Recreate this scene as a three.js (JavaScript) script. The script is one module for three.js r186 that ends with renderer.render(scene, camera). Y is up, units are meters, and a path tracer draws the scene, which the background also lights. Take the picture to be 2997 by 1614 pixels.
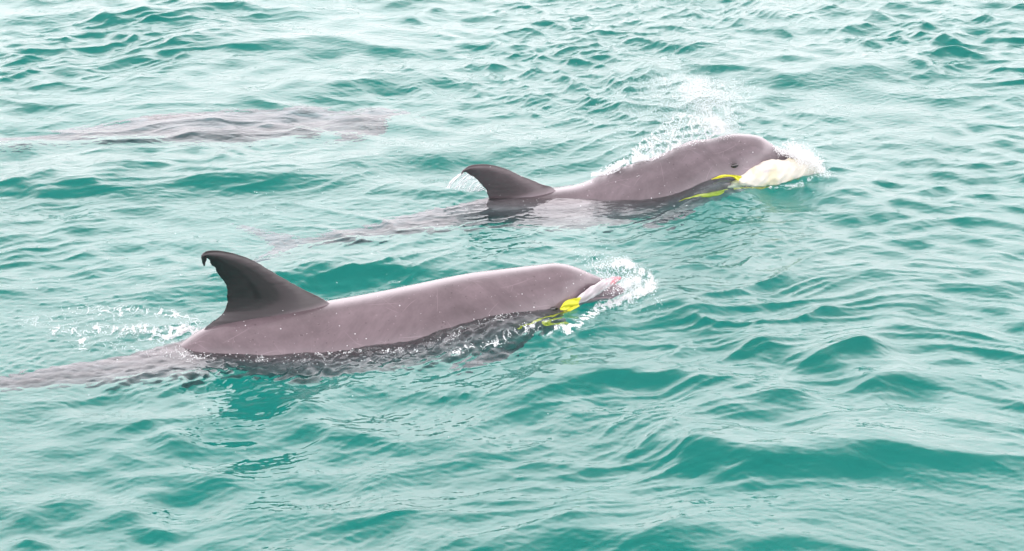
import * as THREE from 'three';
import { ImprovedNoise } from 'three/addons/math/ImprovedNoise.js';
import { mergeGeometries } from 'three/addons/utils/BufferGeometryUtils.js';

// ---------------------------------------------------------------- camera, sky, sun, exposure
const PW = 2997, PH = 1614;                       // the photograph's pixels, used to turn directions into positions
const EYE = new THREE.Vector3(0, 3.4, 0), TILT = THREE.MathUtils.degToRad(19.5), VFOV = 11.4;
const clamp = (x, a = 0, b = 1) => Math.min(b, Math.max(a, x));
const smooth = (a, b, x) => { const t = clamp((x - a) / (b - a)); return t * t * (3 - 2 * t); };
const scene = new THREE.Scene();
const camera = new THREE.PerspectiveCamera(VFOV, PW / PH, 0.1, 4000);
camera.position.copy(EYE);
camera.rotation.set(-TILT, 0, 0);
camera.updateMatrixWorld();

// a hazy, thinly overcast sky: brightest in the milky air near the horizon, greyer overhead
{
  const w = 256, h = 128, d = new Float32Array(w * h * 4), n = new ImprovedNoise();
  for (let j = 0; j < h; j++) for (let i = 0; i < w; i++) {
    const el = (j + 0.5) / h * Math.PI - Math.PI / 2, az = (i + 0.5) / w * Math.PI * 2, o = (j * w + i) * 4;
    const s = Math.max(0, Math.sin(el)), cx = Math.cos(az) * Math.cos(el), cz = Math.sin(az) * Math.cos(el);
    const cloud = 0.06 * n.noise(cx * 2.2, s * 5, cz * 2.2) + 0.04 * n.noise(cx * 5, s * 9, cz * 5);
    const f = smooth(0.42, 0.86, s), L = (1.0 - 0.85 * f) * (0.60 + 0.50 * smooth(-0.02, 0.44, s)) * (1 + cloud);
    d[o] = L * (1.06 - 0.04 * f); d[o + 1] = L * (0.97 - 0.01 * f); d[o + 2] = L * (1.04 + 0.02 * f); d[o + 3] = 1;
  }
  const t = new THREE.DataTexture(d, w, h, THREE.RGBAFormat, THREE.FloatType);
  t.mapping = THREE.EquirectangularReflectionMapping; t.magFilter = THREE.LinearFilter; t.minFilter = THREE.LinearFilter; t.needsUpdate = true;
  scene.background = t; scene.environment = t;
}
const sun = new THREE.DirectionalLight(0xfff6ea, 0.5);
sun.position.set(3, 14, -14); sun.target.position.set(0, 0, -10); sun.castShadow = true; sun.shadow.radius = 320;
sun.shadow.camera.left = -6; sun.shadow.camera.right = 6; sun.shadow.camera.top = 6; sun.shadow.camera.bottom = -6;
scene.add(sun, sun.target);
const renderer = new THREE.WebGLRenderer({ antialias: true });
renderer.toneMapping = THREE.LinearToneMapping;
renderer.toneMappingExposure = 3.0;
renderer.shadowMap.enabled = true;

// ---------------------------------------------------------------- helpers
let seed = 20240;
const rnd = () => { seed = (seed + 0x6D2B79F5) | 0; let t = Math.imul(seed ^ (seed >>> 15), 1 | seed); t = (t + Math.imul(t ^ (t >>> 7), 61 | t)) ^ t; return ((t ^ (t >>> 14)) >>> 0) / 4294967296; };
const gauss = () => Math.sqrt(-2 * Math.log(1 - rnd())) * Math.cos(6.2831853 * rnd());
const noise = new ImprovedNoise(), N3 = (x, y, z) => noise.noise(x, y, z);
const mix = (a, b, t) => a + (b - a) * t;
const F = PH / 2 / Math.tan(THREE.MathUtils.degToRad(VFOV / 2));
function ray(px, py) { return new THREE.Vector3((px - PW / 2) / F, -(py - PH / 2) / F, -1).applyEuler(camera.rotation).normalize(); }
function ground(px, py, y = 0) { const r = ray(px, py); return r.multiplyScalar((y - EYE.y) / r.y).add(EYE); }
function tag(o, label, category, group, kind) { Object.assign(o.userData, { label, category }); if (group) o.userData.group = group; if (kind) o.userData.kind = kind; return o; }
function mesh(name, g, m, parent = scene) { const o = new THREE.Mesh(g, m); o.name = name; o.castShadow = o.receiveShadow = true; parent.add(o); return o; }
function curve(points, n) { return new THREE.CatmullRomCurve3(points.map(([x, y]) => new THREE.Vector3(x, y, 0)), false, 'centripetal').getSpacedPoints(n); }

// ---------------------------------------------------------------- the swimmers' planes: upright, through the water line seen on their near flank
function plane(px, py, near, headingDeg) {
  const o = ground(px, py), a = THREE.MathUtils.degToRad(headingDeg);
  const along = new THREE.Vector3(Math.cos(a), 0, -Math.sin(a)), side = new THREE.Vector3(Math.sin(a), 0, Math.cos(a));
  o.addScaledVector(side, -near);
  return {
    o, a, along, side,
    at(qx, qy, off = 0) {                          // picture point -> [along, up] on the plane, or on one parallel to it
      const r = ray(qx, qy), p = o.clone().addScaledVector(side, off), t = p.sub(EYE).dot(side) / r.dot(side);
      const h = r.multiplyScalar(t).add(EYE).sub(o);
      return [h.dot(along), h.y];
    },
    world(s, y, z = 0) { return o.clone().addScaledVector(along, s).addScaledVector(side, z).setY(y); },
  };
}
const P1 = plane(1000, 1030, 0.20, 15), P2 = plane(1500, 618, 0.18, 15), P3 = plane(760, 318, 0.12, 12);

// ---------------------------------------------------------------- the sea
const waves = [];
{
  const n = 230;
  for (let i = 0; i < n; i++) {
    const u = (i + rnd()) / n, lam = 0.045 * Math.pow(2.6 / 0.045, u), k = 6.2831853 / lam;
    // travelling towards the camera and a little to the left; short ones spread widely
    const spread = mix(1.15, 0.72, u), a = (rnd() < 0.5 ? 2.1 : 1.45) + 0.8 * spread * gauss();
    const shape = Math.exp(-Math.pow((Math.log(lam) - Math.log(0.27)) / 0.8, 2)) + 0.34 * Math.exp(-Math.pow((Math.log(lam) - Math.log(0.10)) / 0.6, 2));
    waves.push({ lam, kx: k * Math.cos(a), kz: k * Math.sin(a), ph: 6.2831853 * rnd(), A: shape / k, dx: Math.cos(a), dz: Math.sin(a), k });
  }
  let ms = 0; for (const w of waves) ms += 0.5 * Math.pow(w.A * w.k, 2);
  const f = 0.138 / Math.sqrt(ms); for (const w of waves) w.A *= f;
}
// swells and wavelets that can be picked out in the photograph: [x, y of the crest, half length m, tilt of the crest deg, height m, half width m]
const ridges = [
  [700, 512, 0.55, 4, 0.060, 0.17], [250, 520, 0.4, 8, 0.045, 0.15], [2700, 1335, 0.36, 4, 0.062, 0.15], [2080, 1310, 0.3, -12, 0.05, 0.13], [1050, 795, 0.45, 6, 0.030, 0.10],
  [2000, 880, 0.30, -30, 0.055, 0.15], [2430, 1065, 0.35, -24, 0.055, 0.13], [1780, 1120, 0.3, 10, 0.04, 0.12], [2200, 1180, 0.3, -20, 0.045, 0.12], [2520, 190, 0.40, 6, 0.060, 0.20], [2250, 430, 0.30, -12, 0.03, 0.12],
  [2480, 575, 0.35, -14, 0.035, 0.14], [1280, 545, 0.25, 4, 0.03, 0.09], [700, 120, 0.6, 6, 0.045, 0.2], [1180, 135, 0.5, 4, 0.04, 0.18], [450, 30, 0.6, 4, 0.05, 0.22],
  [1020, 250, 0.6, 10, 0.045, 0.18], [1640, 480, 0.5, 8, 0.035, 0.12], [2300, 1330, 0.4, -10, 0.04, 0.14], [1650, 1130, 0.35, 14, 0.03, 0.12], [1900, 1560, 0.5, 4, 0.05, 0.15],
].map(([px, py, len, tilt, h, w]) => { const p = ground(px, py, 0.02), a = THREE.MathUtils.degToRad(tilt) * 2.2; return { x: p.x, z: p.z, cx: Math.cos(a), cz: -Math.sin(a), len, h: h * 0.72, w }; });
// where a dolphin shoves the surface about: coordinates along and across its plane
const pits = [];
for (const [x0, x1, y0, y1, n] of [[620, 1650, 745, 840, 46], [0, 620, 850, 960, 30], [250, 900, 1060, 1220, 14], [1350, 1800, 650, 760, 12], [1950, 2350, 700, 900, 8], [700, 1400, 1080, 1180, 20]])
  for (let k = 0; k < n; k++) { const p = ground(mix(x0, x1, rnd()), mix(y0, y1, rnd())); pits.push([p.x, p.z, 0.006 + 0.008 * rnd(), 0.002 + 0.004 * rnd()]); }
function local(x, z) {
  let h = 0, calm = 1, rough = 0;
  for (const r of ridges) {
    const dx = x - r.x, dz = z - r.z, u = (dx * r.cx + dz * r.cz) / r.len; if (u * u > 6) continue;
    const v0 = (-dx * r.cz + dz * r.cx) + 0.05 * Math.sin(u * 2.1 + r.x * 7), v = v0 / (v0 > 0 ? r.w * 0.8 : r.w * 1.7); if (v * v > 9) continue;
    h += r.h * Math.exp(-u * u - v * v);
  }
  for (const [P, s0, s1, near, bow, aft, long] of [[P1, -1.2, 0.95, 0.2, 0.066, 0.32, 0.36], [P2, -1.0, 1.02, 0.17, 0.055, 0.13, 0.17]]) {
    const dx = x - P.o.x, dz = z - P.o.z, s = dx * P.along.x + dz * P.along.z, t = dx * P.side.x + dz * P.side.z;
    if (s < s0 - 1.5 || s > s1 + 1 || Math.abs(t) > 1.6) continue;
    const inside = smooth(s0 - 0.7, s0, s) * (1 - smooth(s1, s1 + 0.4, s));
    calm *= 1 - 0.56 * inside * Math.exp(-Math.pow(t / 0.55, 2));
    h += bow * Math.exp(-Math.pow((s - (s1 - aft)) / long, 2) - Math.pow((t - near) / (t > near ? 0.16 : 0.3), 2));          // bow wave beside the head
    h -= 0.030 * Math.exp(-Math.pow((s - 0.05) / 0.45, 2) - Math.pow((t + 0.34) / 0.16, 2));                                   // trough behind the back
    h += 0.020 * Math.exp(-Math.pow((s - 0.15) / 0.6, 2) - Math.pow((t + 0.62) / 0.14, 2));
    if (P === P2) h -= 0.036 * Math.exp(-Math.pow((s - 1.08) / 0.14, 2) - Math.pow((t - 0.24) / 0.16, 2)) + 0.012 * Math.exp(-Math.pow((s - 0.35) / 0.35, 2) - Math.pow((t - 0.25) / 0.2, 2));
    if (P === P1) h -= 0.017 * Math.exp(-Math.pow((s + 0.05) / 0.42, 2) - Math.pow((t - 0.26) / 0.2, 2));
    if (P === P1) rough = Math.max(rough, Math.exp(-Math.pow((t - near - 0.10) / 0.13, 2)) * smooth(-1.1, -0.4, s) * (1 - smooth(0.55, 0.9, s)), 0.5 * Math.exp(-Math.pow((s + 0.95) / 0.5, 2) - Math.pow((t + 0.02) / 0.32, 2)), 0.7 * Math.exp(-Math.pow((s - 0.85) / 0.2, 2) - Math.pow(t / 0.3, 2)));
    else rough = Math.max(rough, 0.35 * Math.exp(-Math.pow((s + 0.35) / 0.3, 2) - Math.pow((t - 0.1) / 0.25, 2)), 0.3 * Math.exp(-Math.pow((s - 0.8) / 0.25, 2) - Math.pow((t - 0.1) / 0.25, 2)));
  }
  { const dx = x - P3.o.x, dz = z - P3.o.z, s = dx * P3.along.x + dz * P3.along.z, t = dx * P3.side.x + dz * P3.side.z; calm *= 1 - 0.55 * Math.exp(-Math.pow((s + 0.35) / 0.8, 2) - Math.pow((t - 0.1) / 0.6, 2)); }
  for (const [a, b, r, t] of pits) { const q = ((x - a) ** 2 + (z - b) ** 2) / (r * r); if (q < 8) h += t * Math.exp(-q); }
  if (rough > 0.02) {
    const a = N3(x * 22, z * 15, 3.1), b = N3(x * 47, z * 33, 8.7);
    h += rough * (0.007 * (1 - 2 * Math.abs(a)) + 0.0045 * b);
  }
  return { h, calm };
}
function axis(fineFrom, fineTo, step, end) {
  const a = []; for (let v = fineFrom; v <= fineTo; v += step) a.push(v);
  for (let v = fineTo, d = step; v < end; ) { d *= 1.07; v += d; a.push(v); }
  const b = []; for (let v = fineFrom, d = step; v > -end; ) { d *= 1.07; v -= d; b.push(v); }
  return Float64Array.from([...b.reverse(), ...a]);
}
// short, sharp-crested wind wavelets that come in patches
function wavelets(x, z) {
  const turn = mix(-0.22, 0.72, smooth(-2.2, 2.2, x + 0.25 * (z + 10))), c = Math.cos(turn), s = Math.sin(turn);
  const wx = x + 0.16 * N3(x * 1.7, z * 1.7, 11) + 0.02 * N3(x * 5, z * 5, 17), wz = z + 0.16 * N3(x * 1.7, z * 1.7, 21) + 0.02 * N3(x * 5, z * 5, 27), u = c * wx + s * wz, v = -s * wx + c * wz;
  const a = 1 - Math.abs(N3(u * 1.9, v * 4.2, 31)) * 2.6, b = 1 - Math.abs(N3(u * 4, v * 10, 41)) * 2.6, d = 1 - Math.abs(N3(u * 8, v * 24, 51)) * 2.6;
  const p = clamp(0.55 + 1.3 * N3(x * 0.9, z * 0.6, 61), 0.1, 1.3), q = clamp(0.5 + 1.6 * N3(x * 1.5, z * 1.1, 71), 0, 1.3);
  return 0.0125 * p * (a > 0 ? a * a : 0) + 0.0046 * p * (b > 0 ? b * b : 0) + 0.0017 * q * (d > 0 ? d * d : 0);
}
const gx = axis(-3.3, 3.3, 0.0088, 900), gz = axis(-15.2, -6.6, 0.0105, 900), nx = gx.length, nz = gz.length;
const wp = new Float32Array(nx * nz * 3);
{
  const H = new Float64Array(nx * nz), DX = new Float64Array(nx * nz), DZ = new Float64Array(nx * nz), M = [new Float32Array(nx * nz), new Float32Array(nx * nz)], L = new Float32Array(nx * nz);
  for (let j = 0, o = 0; j < nz; j++) for (let i = 0; i < nx; i++, o++) {
    const x = gx[i], z = gz[j], near = x * x + (z + 10) * (z + 10) < 60;
    const q = near ? local(x, z) : { h: 0, calm: 1 };
    L[o] = q.h;
    if (x > -5 && x < 5 && z > -18 && z < -5) L[o] += q.calm * wavelets(x, z) * smooth(5, 4, Math.abs(x)) * smooth(18, 16, -z) * smooth(5, 5.8, -z);
    const patch = N3(x * 0.55 + 3, z * 0.32, 1.5), gust = N3(x * 1.3, z * 0.8 + 9, 4.2);
    const swell = N3(x * 1.05 + 7, z * 0.7, 5.5);
    M[0][o] = q.calm * clamp(0.9 + 0.9 * patch + 1.1 * swell, 0.28, 2.0); M[1][o] = q.calm * clamp(0.85 + 1.3 * gust + 0.7 * patch, 0.15, 2.0);
  }
  const dxs = gx.map((v, i) => (gx[Math.min(nx - 1, i + 1)] - gx[Math.max(0, i - 1)]) / 2), dzs = gz.map((v, i) => (gz[Math.min(nz - 1, i + 1)] - gz[Math.max(0, i - 1)]) / 2);
  const sx = new Float64Array(nx), cx = new Float64Array(nx), sz = new Float64Array(nz), cz = new Float64Array(nz);
  for (const w of waves) {
    const m = M[w.lam < 0.22 ? 1 : 0], Q = w.lam > 0.15 ? 0.95 : 0.5;
    for (let i = 0; i < nx; i++) { const f = 1 - smooth(w.lam * 0.12, w.lam * 0.35, dxs[i]); sx[i] = f * Math.sin(w.kx * gx[i] + w.ph); cx[i] = f * Math.cos(w.kx * gx[i] + w.ph); }
    for (let j = 0; j < nz; j++) { const f = 1 - smooth(w.lam * 0.12, w.lam * 0.35, dzs[j]); sz[j] = w.A * f * Math.sin(w.kz * gz[j]); cz[j] = w.A * f * Math.cos(w.kz * gz[j]); }
    const qx = Q * w.dx, qz = Q * w.dz;
    for (let j = 0, o = 0; j < nz; j++) {
      const b = sz[j], c = cz[j]; if (b === 0 && c === 0) { o += nx; continue; }
      for (let i = 0; i < nx; i++, o++) { const a = m[o], S = (sx[i] * c + cx[i] * b) * a, C = (cx[i] * c - sx[i] * b) * a; H[o] += C; DX[o] -= qx * S; DZ[o] -= qz * S; }
    }
  }
  for (let j = 0, o = 0; j < nz; j++) for (let i = 0; i < nx; i++, o++) { wp[o * 3] = gx[i] + DX[o]; wp[o * 3 + 1] = H[o] + L[o]; wp[o * 3 + 2] = gz[j] + DZ[o]; }
}
function find(a, v) { let lo = 0, hi = a.length - 1; while (hi - lo > 1) { const m = (lo + hi) >> 1; if (a[m] <= v) lo = m; else hi = m; } return lo; }
function sea(x, z) {                               // a point of the water surface near (x, z)
  const i = find(gx, x), j = find(gz, z), u = clamp((x - gx[i]) / (gx[i + 1] - gx[i])), v = clamp((z - gz[j]) / (gz[j + 1] - gz[j])), r = [0, 0, 0];
  for (let k = 0; k < 3; k++) r[k] = mix(mix(wp[(j * nx + i) * 3 + k], wp[(j * nx + i + 1) * 3 + k], u), mix(wp[((j + 1) * nx + i) * 3 + k], wp[((j + 1) * nx + i + 1) * 3 + k], u), v);
  return r;
}
{
  const idx = new Uint32Array((nx - 1) * (nz - 1) * 6); let q = 0;
  for (let j = 0; j < nz - 1; j++) for (let i = 0; i < nx - 1; i++) { const a = j * nx + i, b = a + 1, c = a + nx, d = c + 1; idx[q++] = a; idx[q++] = c; idx[q++] = b; idx[q++] = b; idx[q++] = c; idx[q++] = d; }
  const g = new THREE.BufferGeometry();
  g.setAttribute('position', new THREE.BufferAttribute(wp, 3)); g.setIndex(new THREE.BufferAttribute(idx, 1)); g.computeVertexNormals();
  const uv = new Float32Array(nx * nz * 2); for (let j = 0, o = 0; j < nz; j++) for (let i = 0; i < nx; i++, o++) { uv[o * 2] = gx[i] / 1.7; uv[o * 2 + 1] = gz[j] / 1.7; }
  g.setAttribute('uv', new THREE.BufferAttribute(uv, 2));
  const tw = 1024, acc = new Float32Array(tw * tw), tx = [new Float32Array(tw), new Float32Array(tw)], tz = [new Float32Array(tw), new Float32Array(tw)];
  for (let q = 0; q < 110; q++) {                   // capillary ripples, 2 to 6 cm long
    const lam = 0.02 * Math.pow(3, rnd()), a = 1.6 + 0.75 * gauss(), ki = Math.round(1.7 / lam * Math.cos(a)), kj = Math.round(1.7 / lam * Math.sin(a)), ph = 6.2831853 * rnd(), A = lam;
    for (let i = 0; i < tw; i++) { tx[0][i] = Math.sin(6.2831853 * ki * i / tw + ph); tx[1][i] = Math.cos(6.2831853 * ki * i / tw + ph); tz[0][i] = A * Math.sin(6.2831853 * kj * i / tw); tz[1][i] = A * Math.cos(6.2831853 * kj * i / tw); }
    for (let j = 0, o = 0; j < tw; j++) { const b = tz[0][j], c = tz[1][j]; for (let i = 0; i < tw; i++, o++) acc[o] += tx[0][i] * c + tx[1][i] * b; }
  }
  let top = 0; for (const v of acc) top = Math.max(top, Math.abs(v));
  const td = new Float32Array(tw * tw * 4); for (let o = 0; o < tw * tw; o++) { td[o * 4] = td[o * 4 + 1] = td[o * 4 + 2] = 0.5 + 0.5 * acc[o] / top; td[o * 4 + 3] = 1; }
  const ripples = new THREE.DataTexture(td, tw, tw, THREE.RGBAFormat, THREE.FloatType); ripples.magFilter = THREE.LinearFilter; ripples.minFilter = THREE.LinearFilter; ripples.wrapS = ripples.wrapT = THREE.RepeatWrapping; ripples.needsUpdate = true;
  const m = new THREE.MeshPhysicalMaterial({ bumpMap: ripples, bumpScale: 0.0021, color: 0xffffff, roughness: 0.03, metalness: 0, transmission: 1, thickness: 2, ior: 1.333, attenuationColor: new THREE.Color().setRGB(0.11, 0.822, 0.835), attenuationDistance: 1.5 });
  const o = mesh('water', g, m); tag(o, 'clear turquoise sea covered in small wind-blown waves', 'water', null, 'structure');
}
{
  const w = 256, d = new Uint8Array(w * w * 4);
  for (let j = 0; j < w; j++) for (let i = 0; i < w; i++) {
    const a = i / w * 6.2831853, b = j / w * 6.2831853, v = 0.5 + 0.28 * N3(Math.cos(a) * 1.7 + 4, Math.sin(a) * 1.7 + Math.cos(b) * 1.7, Math.sin(b) * 1.7) + 0.08 * (rnd() - 0.5), o = (j * w + i) * 4;
    d[o] = 255 * (0.80 + 0.10 * v); d[o + 1] = 255 * (0.78 + 0.11 * v); d[o + 2] = 255 * (0.68 + 0.12 * v); d[o + 3] = 255;
  }
  const t = new THREE.DataTexture(d, w, w); t.colorSpace = THREE.SRGBColorSpace; t.magFilter = THREE.LinearFilter; t.wrapS = t.wrapT = THREE.RepeatWrapping; t.repeat.set(180, 180); t.needsUpdate = true;
  const g = new THREE.PlaneGeometry(1800, 1800); g.rotateX(-Math.PI / 2);
  const o = mesh('seabed', g, new THREE.MeshStandardMaterial({ map: t, roughness: 1 })); o.position.y = -2.4;
  tag(o, 'pale sandy seabed under the turquoise water', 'seabed', null, 'structure');
}

// ---------------------------------------------------------------- dolphins
const skinTex = (() => {                            // fine mottling, pale scratches and rake marks in the hide
  const w = 1024, d = new Uint8Array(w * w * 4), v = new Float32Array(w * w).fill(1);
  for (let j = 0; j < w; j++) for (let i = 0; i < w; i++) {
    const x = i / w, y = j / w, t = (f, s) => { const a = x * 6.2831853, b = y * 6.2831853; return N3(Math.cos(a) * f + s, Math.sin(a) * f + Math.cos(b) * f, Math.sin(b) * f + s); };
    v[j * w + i] = 0.92 + 0.09 * t(1.6, 1) + 0.05 * t(5, 5) + 0.03 * t(17, 9) + 0.02 * (rnd() - 0.5);
  }
  for (let k = 0; k < 150; k++) {
    let x = rnd() * w, y = rnd() * w, a = (rnd() - 0.5) * 1.3 + (rnd() < 0.2 ? 1.4 : 0); const len = 30 + rnd() * 130, gain = 0.05 + 0.2 * rnd(), bend = (rnd() - 0.5) * 0.012;
    for (let q = 0; q < len; q++) { x += Math.cos(a); y += Math.sin(a); a += bend; const f = gain * Math.sin(Math.PI * q / len); for (const [e, g] of [[0, 1], [1, 0.5], [-1, 0.5]]) v[((Math.round(y) + e + 2 * w) % w) * w + ((Math.round(x) + 2 * w) % w)] += f * g; }
  }
  for (let k = 0; k < 420; k++) { const x = rnd() * w | 0, y = rnd() * w | 0, r = 1 + rnd() * 2.5, g = rnd() < 0.5 ? 0.10 : -0.12; for (let e = -4; e <= 4; e++) for (let f = -4; f <= 4; f++) if (e * e + f * f < r * r) v[((y + e + w) % w) * w + (x + f + w) % w] += g; }
  for (let i = 0; i < w * w; i++) { const q = clamp(v[i] * 0.93, 0, 1) * 255; d[i * 4] = d[i * 4 + 1] = d[i * 4 + 2] = q; d[i * 4 + 3] = 255; }
  const t = new THREE.DataTexture(d, w, w); t.colorSpace = THREE.SRGBColorSpace; t.magFilter = THREE.LinearFilter; t.minFilter = THREE.LinearFilter; t.wrapS = t.wrapT = THREE.RepeatWrapping; t.needsUpdate = true; return t;
})();
const skin = new THREE.MeshPhysicalMaterial({ vertexColors: true, map: skinTex, roughness: 0.42, ior: 1.33, specularIntensity: 0.6, bumpMap: skinTex, bumpScale: 0.0004, clearcoat: 0.9, clearcoatRoughness: 0.08 });
const eyeMat = new THREE.MeshPhysicalMaterial({ color: new THREE.Color().setRGB(0.012, 0.010, 0.010), roughness: 0.12, clearcoat: 1 });

// a closed skin over rings of points; rings[i] = array of Vector3
function skinOver(rings, uvScale = 1) {
  const m = rings[0].length, pos = [], uv = [], idx = []; let s = 0;
  rings.forEach((r, i) => {
    if (i) s += r[0].distanceTo(rings[i - 1][0]);
    let c = 0;
    for (let k = 0; k <= m; k++) { const p = r[k % m]; if (k) c += p.distanceTo(r[k - 1]); pos.push(p.x, p.y, p.z); uv.push(s * uvScale, c * uvScale); }
  });
  const M = m + 1;
  for (let i = 0; i < rings.length - 1; i++) for (let k = 0; k < m; k++) { const a = i * M + k, b = a + 1, c = a + M, d = c + 1; idx.push(a, b, c, b, d, c); }
  for (const [row, flip] of [[0, true], [rings.length - 1, false]]) {
    const c = new THREE.Vector3(); rings[row].forEach((p) => c.add(p)); c.divideScalar(m); const n = pos.length / 3; pos.push(c.x, c.y, c.z); uv.push(0, 0);
    for (let k = 0; k < m; k++) { const a = row * M + k; if (flip) idx.push(n, a + 1, a); else idx.push(n, a, a + 1); }
  }
  const g = new THREE.BufferGeometry(); g.setAttribute('position', new THREE.Float32BufferAttribute(pos, 3)); g.setAttribute('uv', new THREE.Float32BufferAttribute(uv, 2)); g.setIndex(idx); g.computeVertexNormals();
  const nn = g.attributes.normal;                   // close the seam
  for (let i = 0; i < rings.length; i++) { const a = i * M, b = a + m, v = new THREE.Vector3(nn.getX(a) + nn.getX(b), nn.getY(a) + nn.getY(b), nn.getZ(a) + nn.getZ(b)).normalize(); nn.setXYZ(a, v.x, v.y, v.z); nn.setXYZ(b, v.x, v.y, v.z); }
  return g;
}
// a fin between a leading and a trailing edge (points in its plane), with an aerofoil section of the given half thickness
function foil(lead, trail, rows, across, half, place) {
  const L = curve(lead, rows), T = curve(trail, rows), rings = [];
  for (let i = 0; i <= rows; i++) {
    const t = i / rows, ring = [], h = half(t, L[i].distanceTo(T[i]));
    for (let k = 0; k < across * 2; k++) {
      const side = k < across ? 1 : -1, q = k < across ? k / across : 2 - k / across, u = 0.5 - 0.5 * Math.cos(Math.PI * q);
      const th = side * h * Math.pow(Math.max(0, Math.sin(Math.PI * Math.pow(u, 0.72))), 0.8);
      ring.push(place(mix(L[i].x, T[i].x, u), mix(L[i].y, T[i].y, u), th));
    }
    rings.push(ring);
  }
  return skinOver(rings);
}
function paint(g, fn) {
  const p = g.attributes.position, c = new Float32Array(p.count * 3), q = [0, 0, 0];
  for (let i = 0; i < p.count; i++) { fn(p.getX(i), p.getY(i), p.getZ(i), q); c.set(q, i * 3); }
  g.setAttribute('color', new THREE.BufferAttribute(c, 3)); return g;
}
function dolphin(spec) {
  const { P } = spec, flat = (list, off = 0) => list.map(([x, y]) => P.at(x, y, off));
  // back line with the body's half height and half width: from the beak to the tail
  const st = spec.back.map(([x, y, rv, rw]) => { const [s, h] = P.at(x, y); return { s, h: h - 0.055 * rv, rv, rw }; });
  const tops = new THREE.CatmullRomCurve3(st.map((q) => new THREE.Vector3(q.s, q.h, 0)), false, 'centripetal'), radii = new THREE.CatmullRomCurve3(st.map((q) => new THREE.Vector3(q.rv, q.rw, 0)), false, 'centripetal');
  const n = spec.rings, m = spec.around, rings = [], mid = [], ups = [];
  for (let i = 0; i <= n; i++) {
    const t = i / n, p = tops.getPoint(t), r = radii.getPoint(t), a = tops.getPoint(Math.max(0, t - 0.035)), b = tops.getPoint(Math.min(1, t + 0.035)), d = b.sub(a).normalize();
    const up = new THREE.Vector3(d.y, -d.x, 0); if (up.y < 0) up.negate();
    mid.push(p.clone().addScaledVector(up, -r.x)); ups.push(up);
    const ring = [], f = t * (st.length - 1);
    for (let k = 0; k < m; k++) {
      const A = k / m * 6.2831853, c = Math.cos(A), s = Math.sin(A);
      let R = 1, W = 1 + 0.10 * (c < 0 ? 0 : -c * c * 0.6);
      // mouth slit round the beak, from the tip to its corner
      const slit = Math.exp(-Math.pow((Math.abs(A - Math.PI) - spec.mouth[1]) / 0.07, 2)) * (1 - smooth(spec.mouth[0] - 0.5, spec.mouth[0], f));
      R -= 0.10 * slit;
      ring.push(new THREE.Vector3().copy(mid[i]).addScaledVector(up, r.x * c * R).add(new THREE.Vector3(0, 0, r.y * s * W * R)));
    }
    rings.push(ring);
  }
  const hide = skinOver(rings);
  const midAt = (s) => { let best = 0, e = 9; mid.forEach((p, i) => { const q = Math.abs(p.x - s); if (q < e) { e = q; best = i; } }); return best; };
  const tone = spec.tone, fin0 = P.at(spec.lead[0][0], spec.lead[0][1]), fin1 = P.at(...spec.trail[0]);
  paint(hide, (x, y, z, q) => {
    const i = midAt(x), up = ups[i], r = radii.getPoint(i / n), v = (y - mid[i].y) / Math.max(r.x, 0.01);          // -1 belly ... 1 back
    const wav = 0.13 * N3(x * 3.1, y * 5, z * 3) + 0.07 * N3(x * 11, y * 14, z * 9);
    const cape = smooth(0.18, 0.42, v + wav + 0.10 * Math.sin(x * 4 + spec.phase)), belly = 1 - smooth(-0.62, -0.25, v + wav), nape = 0.5 + 0.5 * N3(x * 2.2 + 5, v * 2, 2.2);
    const streak = 0.15 * N3(x * 2.2, v * 9, 4.4) + 0.06 * N3(x * 4, v * 22, 8.1);
    const g = (0.93 + 0.12 * nape + streak) * (1.14 - 0.38 * cape) * (1 + 0.55 * belly) + 0.03 * N3(x * 30, y * 30, z * 30);
    q[0] = tone[0] * g; q[1] = tone[1] * g * (1 + 0.03 * belly); q[2] = tone[2] * g;
    const eye = Math.hypot(x - spec.eyeAt[0], y - spec.eyeAt[1]); const dark = Math.exp(-Math.pow(eye / 0.02, 2)) * 0.6; for (let k = 0; k < 3; k++) q[k] *= 1 - dark;
    if (spec.capeDark) { const d = Math.hypot((x - (fin0[0] + fin1[0]) / 2) / 0.22, (y - fin0[1]) / 0.055 ); const k = 1 - spec.capeDark * (1 - smooth(0.5, 1.05, d + wav)); q[0] *= k; q[1] *= k; q[2] *= k; }
  });
  // dorsal fin, its root flaring into the back
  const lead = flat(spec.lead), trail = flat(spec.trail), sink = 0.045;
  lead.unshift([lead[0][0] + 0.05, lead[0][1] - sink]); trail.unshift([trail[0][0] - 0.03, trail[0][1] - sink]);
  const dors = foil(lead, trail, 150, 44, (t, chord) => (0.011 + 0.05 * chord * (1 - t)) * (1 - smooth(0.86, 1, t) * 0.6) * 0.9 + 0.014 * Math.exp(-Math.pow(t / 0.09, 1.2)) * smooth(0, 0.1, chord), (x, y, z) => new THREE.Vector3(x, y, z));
  { // nicks in the trailing edge
    const p = dors.attributes.position; for (let i = 0; i < p.count; i++) { const x = p.getX(i), y = p.getY(i); p.setX(i, x + 0.0022 * N3(x * 8, y * 95, 1) * (spec.nick ?? 1)); } dors.computeVertexNormals();
  }
  const finBase = (x) => mix(fin1[1], fin0[1], clamp((x - fin1[0]) / (fin0[0] - fin1[0])));
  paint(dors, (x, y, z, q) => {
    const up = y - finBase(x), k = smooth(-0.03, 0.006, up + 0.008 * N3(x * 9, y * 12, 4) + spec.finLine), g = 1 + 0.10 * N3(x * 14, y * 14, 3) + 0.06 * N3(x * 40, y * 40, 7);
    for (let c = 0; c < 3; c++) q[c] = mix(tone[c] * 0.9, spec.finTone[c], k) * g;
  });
  const parts = [hide, dors];
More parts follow.
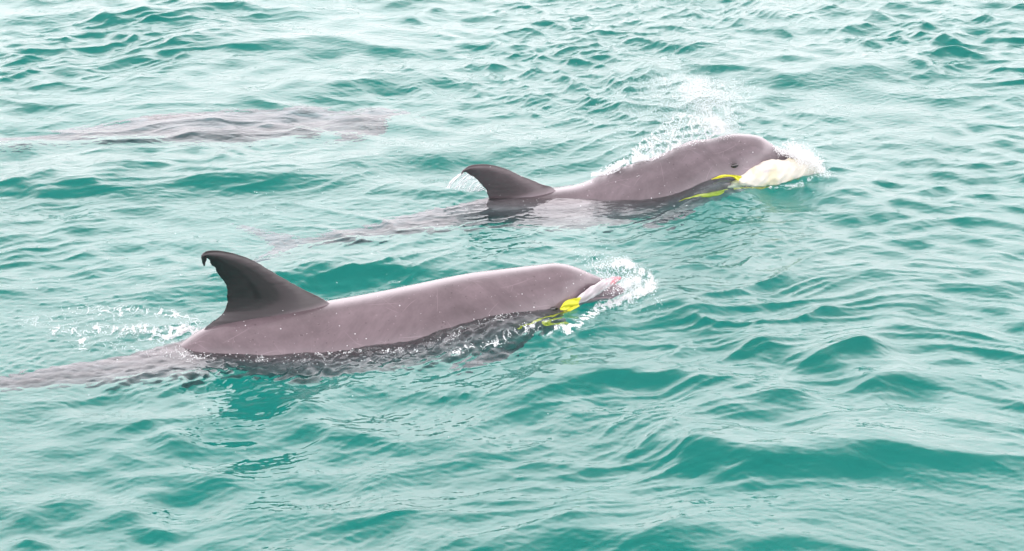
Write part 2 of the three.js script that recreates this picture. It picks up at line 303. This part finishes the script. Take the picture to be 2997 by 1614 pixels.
  // flippers, under the chest
  for (const sgn of [1, -1]) {
    const i = midAt(spec.flipper), c = mid[i], r = radii.getPoint(i / n);
    const g = foil([[0.06, 0], [0.02, 0.09], [-0.08, 0.17], [-0.20, 0.21]], [[-0.07, 0], [-0.10, 0.07], [-0.17, 0.13], [-0.215, 0.20]], 26, 12, (t) => 0.016 * (1 - t) + 0.004, (x, y, z) => new THREE.Vector3(c.x + x - 0.12 * y, c.y - r.x * 0.66 - y * 0.85 + z * 0.4, sgn * (r.y * 0.5 + y * 0.45 + z)));
    if (sgn < 0) { const ix = g.index.array; for (let k = 0; k < ix.length; k += 3) { const t = ix[k]; ix[k] = ix[k + 1]; ix[k + 1] = t; } g.computeVertexNormals(); }
    parts.push(paint(g, (x, y, z, q) => { const w = 0.85 + 0.1 * N3(x * 12, y * 12, z * 12); for (let k = 0; k < 3; k++) q[k] = tone[k] * w; }));
  }
  // tail flukes
  { const e = mid[n], d = e.clone().sub(mid[n - 12]).normalize();
    for (const sgn of [1, -1]) {
      const g = foil([[-0.10, 0], [0.03, 0.09], [0.13, 0.20], [0.20, 0.27]], [[0.10, 0], [0.13, 0.09], [0.18, 0.19], [0.215, 0.27]], 26, 12, (t) => 0.02 * (1 - t) + 0.003, (x, y, z) => e.clone().addScaledVector(d, x).add(new THREE.Vector3(0, z, sgn * y)));
      if (sgn > 0) { const ix = g.index.array; for (let k = 0; k < ix.length; k += 3) { const t = ix[k]; ix[k] = ix[k + 1]; ix[k + 1] = t; } g.computeVertexNormals(); }
      parts.push(paint(g, (x, y, z, q) => { const w = 0.8 + 0.1 * N3(x * 12, y * 12, z * 12); for (let k = 0; k < 3; k++) q[k] = tone[k] * w; }));
    } }
  const root = new THREE.Group(); root.name = spec.name; root.position.copy(P.o); root.rotation.y = P.a; scene.add(root);
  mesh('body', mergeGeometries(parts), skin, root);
  for (const sgn of [1, -1]) {
    const i = midAt(spec.eyeAt[0]), r = radii.getPoint(i / n), c = mid[i], v = clamp((spec.eyeAt[1] - c.y) / r.x, -0.9, 0.9);
    const e = mesh('eye', new THREE.SphereGeometry(0.012, 20, 14), eyeMat, root); e.scale.set(1.35, 0.8, 0.5); e.rotation.z = 0.15;
    e.position.set(spec.eyeAt[0], spec.eyeAt[1], sgn * (r.y * Math.sqrt(1 - v * v) - 0.0005));
  }

  return { root, mid, radii, n, ups, midAt };
}
const z1 = (x, y) => [500 + 0.3106 * x, 680 + 0.3106 * y], z2 = (x, y) => [1200 + 0.3106 * x, 700 + 0.3106 * y], z3 = (x, y) => [1300 + 0.2329 * x, 420 + 0.2329 * y], z4 = (x, y) => [1800 + 0.274 * x, 280 + 0.274 * y];
const body1 = [
  [...z2(2020, 470), 0.012, 0.014], [...z2(1960, 425), 0.030, 0.030], [...z2(1850, 380), 0.042, 0.040], [...z2(1740, 335), 0.060, 0.052], [...z2(1620, 278), 0.090, 0.085], [...z2(1500, 236), 0.125, 0.112], [...z2(1380, 222), 0.145, 0.130],
  [...z2(1250, 236), 0.157, 0.142], [...z2(1000, 265), 0.178, 0.165], [...z2(600, 315), 0.203, 0.190], [...z1(2300, 490), 0.222, 0.207], [...z1(1900, 570), 0.228, 0.210], [...z1(1480, 642), 0.224, 0.205],
  [...z1(1000, 715), 0.212, 0.190], [...z1(600, 800), 0.186, 0.160], [...z1(300, 905), 0.158, 0.125], [480, 1034, 0.126, 0.098], [330, 1086, 0.102, 0.075], [150, 1136, 0.078, 0.052], [-30, 1180, 0.056, 0.034], [-190, 1212, 0.035, 0.022], [-240, 1224, 0.02, 0.016],
];
const d1 = dolphin({
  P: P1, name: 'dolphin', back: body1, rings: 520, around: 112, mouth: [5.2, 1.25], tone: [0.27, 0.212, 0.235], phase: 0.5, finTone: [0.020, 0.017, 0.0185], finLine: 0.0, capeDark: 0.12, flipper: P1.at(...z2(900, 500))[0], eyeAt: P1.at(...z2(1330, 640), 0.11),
  lead: [z1(1450, 640), z1(1250, 540), z1(1050, 430), z1(900, 340), z1(780, 270), z1(640, 215), z1(520, 185), z1(420, 172), z1(340, 178), z1(295, 205), z1(282, 240), z1(290, 280), z1(304, 318)],
  trail: [z1(330, 895), z1(480, 775), z1(515, 715), z1(532, 650), z1(525, 610), z1(530, 550), z1(510, 480), z1(470, 430), z1(430, 372), z1(412, 330), z1(378, 308), z1(366, 275), z1(338, 246), z1(330, 268), z1(318, 318)],
});
tag(d1.root, 'grey dolphin with a nearly black dorsal fin, its beak in foam', 'dolphin', 'dolphins swimming with fish in their mouths');
const body2 = [
  [...z4(2090, 760), 0.012, 0.014], [...z4(2040, 690), 0.026, 0.028], [...z4(1940, 628), 0.038, 0.036], [...z4(1815, 586), 0.055, 0.048], [...z4(1690, 512), 0.085, 0.080], [...z4(1560, 425), 0.122, 0.108], [...z4(1400, 398), 0.142, 0.125],
  [...z4(1260, 402), 0.152, 0.136], [...z4(1060, 448), 0.165, 0.150], [...z4(850, 472), 0.176, 0.164], [...z4(500, 625), 0.195, 0.182], [...z4(0, 790), 0.208, 0.195], [...z3(1750, 490), 0.210, 0.195], [...z3(1400, 558), 0.205, 0.188],
  [...z3(1050, 620), 0.192, 0.170], [...z3(750, 690), 0.170, 0.145], [...z3(420, 800), 0.140, 0.112], [1290, 660, 0.115, 0.085], [1170, 714, 0.090, 0.060], [1040, 774, 0.066, 0.040], [920, 826, 0.040, 0.026], [870, 846, 0.02, 0.016],
];
const d2 = dolphin({
  P: P2, name: 'dolphin_001', back: body2, rings: 520, around: 112, mouth: [5.6, 1.3], tone: [0.27, 0.222, 0.246], phase: 2.1, finTone: [0.085, 0.066, 0.073], finLine: -0.01, capeDark: 0.25, flipper: P2.at(...z4(700, 700))[0], eyeAt: P2.at(...z4(1275, 745), 0.12), nick: 1.6,
  lead: [z3(1350, 550), z3(1250, 520), z3(1100, 460), z3(950, 400), z3(820, 335), z3(700, 295), z3(560, 265), z3(440, 262), z3(350, 272), z3(290, 295), z3(250, 325), z3(222, 350), z3(214, 385)],
  trail: [z3(560, 780), z3(570, 710), z3(545, 640), z3(530, 590), z3(490, 540), z3(440, 490), z3(400, 440), z3(330, 400), z3(290, 370), z3(262, 360), z3(240, 368), z3(228, 387)],
});
tag(d2.root, 'grey dolphin lifting its head and holding a cream fish with yellow tail', 'dolphin', 'dolphins swimming with fish in their mouths');
// the third stays under water
const body3 = body1.map(([x, y, rv, rw]) => [590 + (x - 900) * 0.66, 430 + (y - 1000) * 0.2 + Math.max(0, 700 - x) * 0.12 + Math.max(0, x - 1250) * 0.11, rv * 0.8, rw * 0.8]);
const shift3 = (x, y) => [590 + (x - 900) * 0.66, 440 + (y - 1000) * 0.2 + Math.max(0, 700 - x) * 0.12];
const d3 = dolphin({
  P: P3, name: 'dolphin_002', back: body3, rings: 200, around: 56, mouth: [5.2, 1.25], tone: [0.27, 0.222, 0.246], phase: 3, finTone: [0.085, 0.066, 0.073], finLine: 0, capeDark: 0, flipper: 0.55, eyeAt: [0.75, -0.4],
  lead: [[1450, 640], [1100, 470], [780, 330], [520, 270], [400, 290]].map((q) => shift3(...z1(...q))), trail: [[330, 895], [515, 715], [500, 500], [430, 380], [385, 305]].map((q) => shift3(...z1(...q))),
});
tag(d3.root, 'pale grey dolphin wholly under water, seen only as a lavender patch', 'dolphin');

// ---------------------------------------------------------------- the fish they carry
const cream = new THREE.MeshPhysicalMaterial({ color: new THREE.Color().setRGB(0.74, 0.71, 0.60), vertexColors: true, roughness: 0.35, ior: 1.35 });
const yellow = new THREE.MeshPhysicalMaterial({ color: new THREE.Color().setRGB(0.70, 0.69, 0.05), vertexColors: true, roughness: 0.4, ior: 1.35, side: THREE.DoubleSide });
function fish(name, P, off, zoom, spec) {
  const root = new THREE.Group(); root.name = name; const offAt = (x) => mix(off[0], off[1], clamp((x - spec.from) / (spec.to - spec.from), -0.3, 1)), q0 = P.at(...zoom(...spec.top[0]), 0); root.position.copy(P.world(q0[0], q0[1], 0)); root.rotation.y = P.a; scene.add(root);
  const loc = (list) => list.map((p) => { const z = offAt(p[0]), q = P.at(...zoom(...p), z); return new THREE.Vector3(q[0] - q0[0], q[1] - q0[1], z); });
  const run = (list, n) => new THREE.CatmullRomCurve3(loc(list), false, 'centripetal').getSpacedPoints(n);
  const T = run(spec.top, 60), B = run(spec.bottom, 60), rings = [];
  for (let i = 0; i <= 60; i++) {
    const c = T[i].clone().add(B[i]).multiplyScalar(0.5), u = T[i].clone().sub(B[i]).multiplyScalar(0.5), ring = [], thick = spec.thick * Math.pow(Math.sin(Math.PI * clamp(0.06 + 0.9 * i / 60)), 0.6);
    for (let k = 0; k < 36; k++) { const a = k / 36 * 6.2831853; const p = c.clone().addScaledVector(u, Math.cos(a)).add(new THREE.Vector3(0, 0, Math.sin(a) * thick)), e = 1 + (spec.lumpy ?? 0) * N3(p.x * 45, p.y * 45, p.z * 45 + 3); ring.push(p.sub(c).multiplyScalar(e).add(c)); }
    rings.push(ring);
  }
  const g = skinOver(rings); paint(g, spec.colour); mesh('body', g, cream, root);
  for (const f of spec.fins) {
    const fl = run(f.lead, 24), ft = run(f.trail, 24), fr = [];
    for (let i = 0; i <= 24; i++) { const ring = []; for (let k = 0; k < 16; k++) { const side = k < 8 ? 1 : -1, u = 0.5 - 0.5 * Math.cos(Math.PI * (k < 8 ? k / 8 : 2 - k / 8)), p = fl[i].clone().lerp(ft[i], u); p.z += side * Math.sin(Math.PI * u) * (f.half ?? 0.004) * (1.1 - i / 24) + (f.z ?? 0) + 0.004 * Math.sin(u * 9 + i * 0.3); ring.push(p); } fr.push(ring); }
    const fg = skinOver(fr);
    paint(fg, (x, y, z, q) => { const w = 0.85 + 0.3 * Math.abs(N3(x * 60, y * 60, 1)); q[0] = w; q[1] = w; q[2] = w * (f.pale ?? 1); });
    mesh(f.name, fg, yellow, root);
  }
  return root;
}
const f2 = fish('fish', P2, [0.165, 0.05], z4, {
  from: 1050, to: 2100, lumpy: 0.17,
  top: [[1215, 1010], [1290, 900], [1400, 812], [1520, 742], [1610, 705], [1780, 690], [1930, 676], [2080, 690], [2180, 740], [2225, 800]], bottom: [[1170, 1060], [1230, 1075], [1330, 1035], [1450, 1012], [1620, 985], [1800, 962], [1960, 915], [2090, 868], [2222, 815]], thick: 0.042,
  colour: (x, y, z, q) => { const w = 0.94 + 0.1 * N3(x * 30, y * 30, z * 20), b = smooth(0.0, 0.12, N3(x * 12 + 3, y * 16, 2)), c = smooth(0.1, 0.5, N3(x * 26, y * 40, 7)), e = 0.25 * smooth(0.25, 0.5, N3(x * 8 + 1, y * 30, 5)); q[0] = w * (1.05 - 0.14 * c - e); q[1] = w * (1.05 - 0.02 * b - 0.13 * c - e); q[2] = w * (1.08 - 0.18 * b - 0.1 * c - 0.7 * e); },
  fins: [
    { name: 'tail_fin', lead: [[1345, 850], [1250, 838], [1130, 845], [1020, 884]], trail: [[1300, 915], [1250, 868], [1140, 868], [1024, 888]], half: 0.005, z: 0.01 },
    { name: 'tail_fin', lead: [[1180, 1070], [1080, 1100], [900, 1130], [680, 1172]], trail: [[1120, 1135], [1060, 1200], [900, 1160], [682, 1180]], half: 0.005, z: 0.01 },
    { name: 'belly_fin', lead: [[1760, 955], [1860, 965], [1960, 960]], trail: [[2040, 880], [2060, 895], [2030, 905]], half: 0.004, pale: 6 },
    { name: 'belly_fin', lead: [[1230, 1055], [1330, 1050], [1450, 1020], [1640, 985]], trail: [[1235, 1080], [1330, 1078], [1460, 1052], [1640, 1000]], half: 0.004, z: 0.012, pale: 3 },
  ],
});
tag(f2, 'cream fish with bright yellow forked tail, gripped by the dolphin raising its head', 'fish', 'fish carried by the dolphins');
const f1 = fish('fish_001', P1, [0.15, 0.045], z2, {
  from: 1400, to: 1900, lumpy: 0.2,
  top: [[1540, 610], [1580, 548], [1700, 452], [1830, 385], [1920, 358], [1985, 356]], bottom: [[1530, 625], [1600, 605], [1730, 550], [1840, 480], [1930, 425], [1990, 375]], thick: 0.012,
  colour: (x, y, z, q) => { const r = smooth(0.095, 0.14, x + 0.05 * N3(x * 60, y * 60, z * 40)), w = 0.7 + 0.5 * N3(x * 14 + y * 10, y * 75 - x * 40, z * 30); q[0] = mix(w, 0.9, r); q[1] = mix(w * 0.98, 0.42, r); q[2] = mix(w * 1.2, 0.55, r); },
  fins: [
    { name: 'tail_fin', lead: [[1600, 535], [1530, 548], [1450, 585], [1402, 640]], trail: [[1570, 610], [1500, 640], [1450, 660], [1408, 660]], half: 0.006, z: 0.012 },
    { name: 'tail_fin', lead: [[1570, 580], [1500, 640], [1450, 690], [1412, 735]], trail: [[1590, 625], [1530, 668], [1480, 700], [1416, 738]], half: 0.005, z: 0.01 },
    { name: 'tail_fin', lead: [[1470, 690], [1350, 775], [1180, 850], [1000, 920]], trail: [[1450, 740], [1340, 800], [1180, 865], [1004, 926]], half: 0.005 },
    { name: 'belly_fin', lead: [[1230, 845], [1340, 850], [1440, 880], [1490, 960]], trail: [[1240, 875], [1340, 890], [1430, 920], [1480, 965]], half: 0.004, z: 0.01 },
  ],
});
tag(f1, 'silver fish with red head and yellow tail fins, in the beak of the dark-finned dolphin', 'fish', 'fish carried by the dolphins');

// ---------------------------------------------------------------- foam, spray and drops
const foamMat = new THREE.MeshPhysicalMaterial({ color: new THREE.Color().setRGB(0.88, 0.90, 0.90), roughness: 0.35, ior: 1.33 });
const bubble = new THREE.IcosahedronGeometry(1, 1);
function froth(name, label, list, category = 'foam') {
  const o = new THREE.InstancedMesh(bubble, foamMat, list.length), M = new THREE.Matrix4(), q = new THREE.Quaternion(), e = new THREE.Euler();
  list.forEach((p, i) => { e.set(rnd() * 6, rnd() * 6, rnd() * 6); q.setFromEuler(e); M.compose(new THREE.Vector3(p[0], p[1], p[2]), q, new THREE.Vector3(p[3] * (0.8 + 0.5 * rnd()), p[3] * (0.7 + 0.4 * rnd()), p[3] * (0.8 + 0.5 * rnd()))); o.setMatrixAt(i, M); });
  o.name = name; o.castShadow = o.receiveShadow = true; scene.add(o); return tag(o, label, category, null, 'stuff');
}
function onSea(px, py) { let h = 0, p, q; for (let k = 0; k < 4; k++) { p = ground(px, py, h); q = sea(p.x, p.z); h = q[1]; } return q; }
// ribbons of foam lying on the water: picture path, width in picture pixels, how many tries, how lacy
function ribbon(list, path, wide, tries, lace = 0.16, r0 = 0.0009, r1 = 0.0028, lift = 0) {
  const c = new THREE.CatmullRomCurve3(path.map(([x, y]) => new THREE.Vector3(x, y, 0)), false, 'centripetal');
  for (let k = 0; k < tries; k++) {
    const p = c.getPoint(rnd()), a = gauss() * wide, b = gauss() * wide * 0.45, w = onSea(p.x + a * 0.6, p.y + b);
    const n = Math.min(Math.abs(N3(w[0] * 22, w[2] * 13, 2.5)), Math.abs(N3(w[0] * 52, w[2] * 30, 6.5)) * 1.2) + 0.10 * Math.max(0, -N3(w[0] * 9, w[2] * 6, 9.5));
    if (n > lace * 0.85 * (0.15 + 1.1 * rnd())) continue;
    const r = mix(r0, r1, Math.pow(rnd(), 4)) * 0.68, up = lift * Math.pow(rnd(), 2.2) * (0.5 + 0.5 * N3(w[0] * 20, w[2] * 20, 1));
    list.push([w[0], w[1] + r * 0.3 + up, w[2], r]);
  }
}
const z5 = (x, y) => [0.3106 * x, 800 + 0.3106 * y];
{ // wake over the front dolphin's tail stock
  const L = [];
  const W = (path, ...rest) => ribbon(L, path.map((q) => z5(...q)), ...rest);
  W([[560, 340], [900, 345], [1150, 340], [1450, 368], [1620, 385], [1760, 430], [1900, 490]], 14, 20000, 0.08, 0.0006, 0.0018);
  W([[150, 470], [420, 440], [620, 420], [850, 430], [1100, 400], [1300, 420]], 24, 11000, 0.045, 0.0005, 0.0014);
  W([[480, 565], [620, 550], [760, 570], [880, 535], [1040, 550], [1200, 560]], 17, 11000, 0.10, 0.0006, 0.0022, 0.014);
  W([[1150, 560], [1340, 530], [1440, 560], [1560, 590], [1640, 540], [1750, 530], [1850, 560], [2010, 570]], 15, 28000, 0.16, 0.0006, 0.0024, 0.018);
  W([[1560, 590], [1700, 565], [1880, 575], [2020, 600]], 11, 20000, 0.22, 0.0006, 0.0024, 0.02);
  W([[780, 590], [740, 650], [790, 740]], 12, 4000, 0.08, 0.0006, 0.0020);
  W([[1300, 610], [1600, 640], [1900, 660], [2100, 690]], 16, 12000, 0.07, 0.0005, 0.0018);
  W([[600, 640], [1040, 690], [1250, 720], [1600, 730], [1800, 790], [2060, 790]], 22, 10000, 0.055, 0.0006, 0.0020);
  froth('wake_foam', 'white foam streaks over the tail of the dark-finned dolphin', L);
}
{ // along the front dolphin's water line
  const L = [];
  ribbon(L, [[420, 1010], [800, 1110], [1180, 1120], [1430, 1140], [1830, 1120], [2370, 1100]].map((q) => z1(...q)), 9, 3600, 0.12, 0.0008, 0.0026);
  ribbon(L, [[300, 1150], [800, 1190], [1300, 1230], [1700, 1220], [2200, 1180]].map((q) => z1(...q)), 16, 2600, 0.08, 0.0007, 0.0022);
  ribbon(L, [[60, 1020], [350, 930], [560, 830], [800, 760], [1000, 690], [1250, 640]].map((q) => z2(...q)), 12, 2600, 0.08, 0.0007, 0.0020);
  ribbon(L, [[400, 1080], [560, 1000], [780, 950], [950, 850], [1150, 820], [1300, 780]].map((q) => z2(...q)), 11, 4200, 0.13, 0.0008, 0.0024);
  froth('waterline_foam', 'small white bubbles along the flank of the dark-finned dolphin', L);
}
{ // round the front dolphin's beak
  const L = [];
  ribbon(L, [[1900, 270], [2020, 235], [2120, 290], [2220, 350], [2300, 440]].map((q) => z2(...q)), 11, 8000, 0.20, 0.0008, 0.0032, 0.03);
  ribbon(L, [[2280, 450], [2180, 500], [2060, 560], [1900, 610], [1780, 660]].map((q) => z2(...q)), 14, 11000, 0.26, 0.0008, 0.0032, 0.02);
  ribbon(L, [[2200, 420], [2080, 430], [2000, 480], [1880, 560]].map((q) => z2(...q)), 15, 9000, 0.20, 0.0008, 0.0030, 0.03);
  ribbon(L, [[1800, 650], [1700, 720], [1560, 800], [1480, 850]].map((q) => z2(...q)), 11, 7000, 0.24, 0.0008, 0.0030);
  ribbon(L, [[1460, 830], [1380, 810], [1250, 850]].map((q) => z2(...q)), 9, 1500, 0.14, 0.0008, 0.0022);
  for (let k = 0; k < 1500; k++) { const q = P1.at(...z2(1760 + 420 * rnd(), 330 + 150 * rnd()), 0), w = P1.world(q[0], q[1] + 0.03 * rnd(), 0.12 * gauss()); L.push([w.x, w.y, w.z, 0.0008 + 0.0016 * rnd() * rnd()]); }
  froth('bow_foam', 'churned white foam round the beak of the dark-finned dolphin', L);
}
{ // spray thrown up behind the raised head, a net of water with holes, thinning into mist
  const L = [];
  const cell = (x, y, f, sd) => { let a = 9, b = 9; const X = Math.floor(x / f), Y = Math.floor(y / f); for (let i = -1; i <= 1; i++) for (let j = -1; j <= 1; j++) { const u = Math.sin((X + i) * 127.1 + (Y + j) * 311.7 + sd) * 43758.5, v = Math.sin((X + i) * 269.5 + (Y + j) * 183.3 + sd) * 43758.5, d = Math.hypot(X + i + (u - Math.floor(u)) - x / f, Y + j + (v - Math.floor(v)) - y / f); if (d < a) { b = a; a = d; } else if (d < b) b = d; } return b - a; };
  const put = (px, py, z, r) => { const q = P2.at(px, py, z), w = P2.world(q[0], q[1], z); L.push([w.x, w.y, w.z, r]); };
  const back = (x) => 496 - (x - 1800) * 0.345 + 6 * Math.sin(x * 0.05);
  for (let k = 0; k < 11000; k++) {
    const u = rnd(), x = 1850 + 270 * u, top = 86 * Math.sin(Math.PI * clamp(u * 0.85 + 0.1)) + 14, y = back(x) - top * Math.pow(rnd(), 1.25) + 6;
    const e = cell(x, y, 24, 1), e2 = cell(x, y, 11, 7);
    if (e > 0.20 * (0.4 + rnd()) && e2 > 0.07) continue;
    put(x + gauss(), y + gauss(), -0.04 + 0.05 * gauss(), 0.0007 + 0.0017 * rnd() * rnd());
  }
  for (let k = 0; k < 3000; k++) { const u = rnd(), x = 1730 + 260 * u + 6 * gauss(), y = back(x) - Math.abs(gauss()) * 6 + 4; if (N3(x * 0.06, 1, 1) < -0.05) continue; put(x, y, -0.02 + 0.03 * gauss(), 0.0008 + 0.0018 * rnd() * rnd()); }
  for (let k = 0; k < 1500; k++) { const x = 1806 + 16 * gauss(), y = back(x) - 4 - Math.abs(gauss()) * 8; put(x, y, -0.02 + 0.03 * gauss(), 0.0008 + 0.0022 * rnd() * rnd()); }
  froth('splash_spray', 'net of white spray torn up behind the raised dolphin head', L, 'spray');
  const K = []; const mist = (px, py, z, r) => { const q = P2.at(px, py, z), w = P2.world(q[0], q[1], z); K.push([w.x, w.y, w.z, r]); };
  for (let k = 0; k < 17000; k++) {                 // breath from the blowhole: dense at its root, thin above
    const h = Math.pow(rnd(), 0.8), x = 2128 - 92 * h + gauss() * (16 + 55 * h), y = 398 - 165 * h + 10 * gauss(); if (N3(x * 0.02, y * 0.02, 3) < -0.15 - 0.3 * rnd()) continue;
    mist(x, y, 0.07 * gauss() * (0.4 + h), 0.00045 + 0.0005 * rnd());
  }
  for (let k = 0; k < 12000; k++) { const x = 1975 + 105 * gauss(), y = 318 + 72 * gauss(); if (y > back(x)) continue; mist(x, y, 0.12 * gauss(), 0.0004 + 0.0008 * rnd() * rnd()); }
  froth('breath_mist', 'fine white mist blown up above the raised dolphin head', K, 'mist');
}
{ // water off the cream fish and the beak that holds it
  const L = [];
  for (let k = 0; k < 5200; k++) { const a = rnd(), x = mix(1900, 2225, a) + 26 * gauss(), y = mix(640, 800, a * a) + 46 * gauss(), q = P2.at(...z4(x, y), 0.09), w = P2.world(q[0], q[1], 0.06 + 0.05 * gauss()); L.push([w.x, w.y, w.z, 0.0007 + 0.0018 * rnd() * rnd()]); }
  for (let k = 0; k < 700; k++) { const a = rnd(), q = P2.at(...z4(mix(1700, 1950, a) + 10 * gauss(), mix(575, 620, a) + 20 * gauss()), 0.04), w = P2.world(q[0], q[1], 0.05 + 0.02 * gauss()); L.push([w.x, w.y, w.z, 0.0006 + 0.0012 * rnd()]); }
  ribbon(L, [[1640, 1000], [1800, 985], [1960, 950], [2100, 880], [2230, 820]].map((q) => z4(...q)), 8, 2200, 0.16, 0.0007, 0.0024);
  froth('fish_spray', 'white spray over the head of the cream fish', L, 'spray');
}
for (const [d, P, name, label, n] of [[d1, P1, 'skin_drops', 'beads of water on the back of the dark-finned dolphin', 150], [d2, P2, 'skin_drops_001', 'beads of water on the back of the dolphin with the raised head', 130]]) {
  const L = [];
  for (let k = 0; k < n; k++) {
    const t = 0.16 + 0.55 * rnd(), i = Math.round(t * d.n), r = d.radii.getPoint(i / d.n), a = -1.75 + 2.1 * rnd() + 1.2, c = Math.cos(a), s = Math.sin(a), up = d.ups[i];
    const p = d.mid[i].clone().addScaledVector(up, r.x * c).add(new THREE.Vector3(0, 0, r.y * s * (c > 0 ? 1 - 0.06 * c * c : 1))), w = P.world(p.x, p.y, p.z);
    L.push([w.x, w.y, w.z, 0.0004 + 0.0015 * Math.pow(rnd(), 4)]);
  }
  froth(name, label, L, 'water drops');
}
{ const L = [];                                      // stray drops in the air round both animals
  for (let k = 0; k < 420; k++) { const P = rnd() < 0.55 ? P1 : P2, s = -1.0 + 2.2 * rnd(), w = P.world(s, 0.02 + 0.3 * rnd() * rnd(), 0.5 * gauss()); L.push([w.x, w.y, w.z, 0.0006 + 0.0014 * Math.pow(rnd(), 2)]); }
  froth('flying_drops', 'scattered drops flying above the water round the dolphins', L, 'water drops');
}
{ // water draining off the tip of the second fin: a thin veil with brighter strings in it
  const root = new THREE.Group(); root.name = 'water_veil'; const o2 = P2.at(...z3(222, 380)); root.position.copy(P2.world(o2[0], o2[1])); root.rotation.y = P2.a; scene.add(root);
  const lo = (x, y) => { const q = P2.at(...z3(x, y)); return [q[0] - o2[0], q[1] - o2[1]]; };
  const topE = curve([[222, 380], [262, 372], [300, 380], [350, 415], [410, 455], [460, 520], [510, 570], [535, 610]].map((p) => lo(...p)), 48), botE = curve([[45, 580], [110, 590], [180, 600], [260, 615], [330, 625], [400, 620], [470, 615], [530, 612]].map((p) => lo(...p)), 48);
  const pos = [], idx = [], pt = (i, j) => { const t = j / 16, a = topE[i], b = botE[i], bow = 0.25 * t * (1 - t) * (1 - i / 48); return new THREE.Vector3(mix(a.x, b.x, t) - 0.05 * bow, mix(a.y, b.y, t) + 0.12 * bow, 0.004 * N3(i * 0.6, t * 2, 3) - 0.02 * t); };
  for (let i = 0; i <= 48; i++) for (let j = 0; j <= 16; j++) { const p = pt(i, j); pos.push(p.x, p.y, p.z); }
  for (let i = 0; i < 48; i++) for (let j = 0; j < 16; j++) { const a = i * 17 + j; idx.push(a, a + 17, a + 1, a + 1, a + 17, a + 18); }
  const g = new THREE.BufferGeometry(); g.setAttribute('position', new THREE.Float32BufferAttribute(pos, 3)); g.setIndex(idx); g.computeVertexNormals();
  mesh('film', g, new THREE.MeshPhysicalMaterial({ color: new THREE.Color().setRGB(0.85, 0.9, 0.9), transmission: 0.72, roughness: 0.25, thickness: 0, ior: 1.33, side: THREE.DoubleSide }), root);
  const st = [];
  for (let k = 0; k < 26; k++) { const i = k < 5 ? k * 0.8 : 48 * Math.pow(rnd(), 0.8), c = new THREE.CatmullRomCurve3([0, 4, 8, 12, 16].map((j) => pt(Math.round(i), j).add(new THREE.Vector3(0.002 * gauss(), 0, 0.003 * gauss())))); st.push(new THREE.TubeGeometry(c, 12, 0.0009 + 0.0009 * rnd(), 5)); }
  mesh('strings', mergeGeometries(st), foamMat, root);
  tag(root, 'thin fan of water running off the tip of the brown-grey dorsal fin', 'splash');
}

renderer.render(scene, camera);
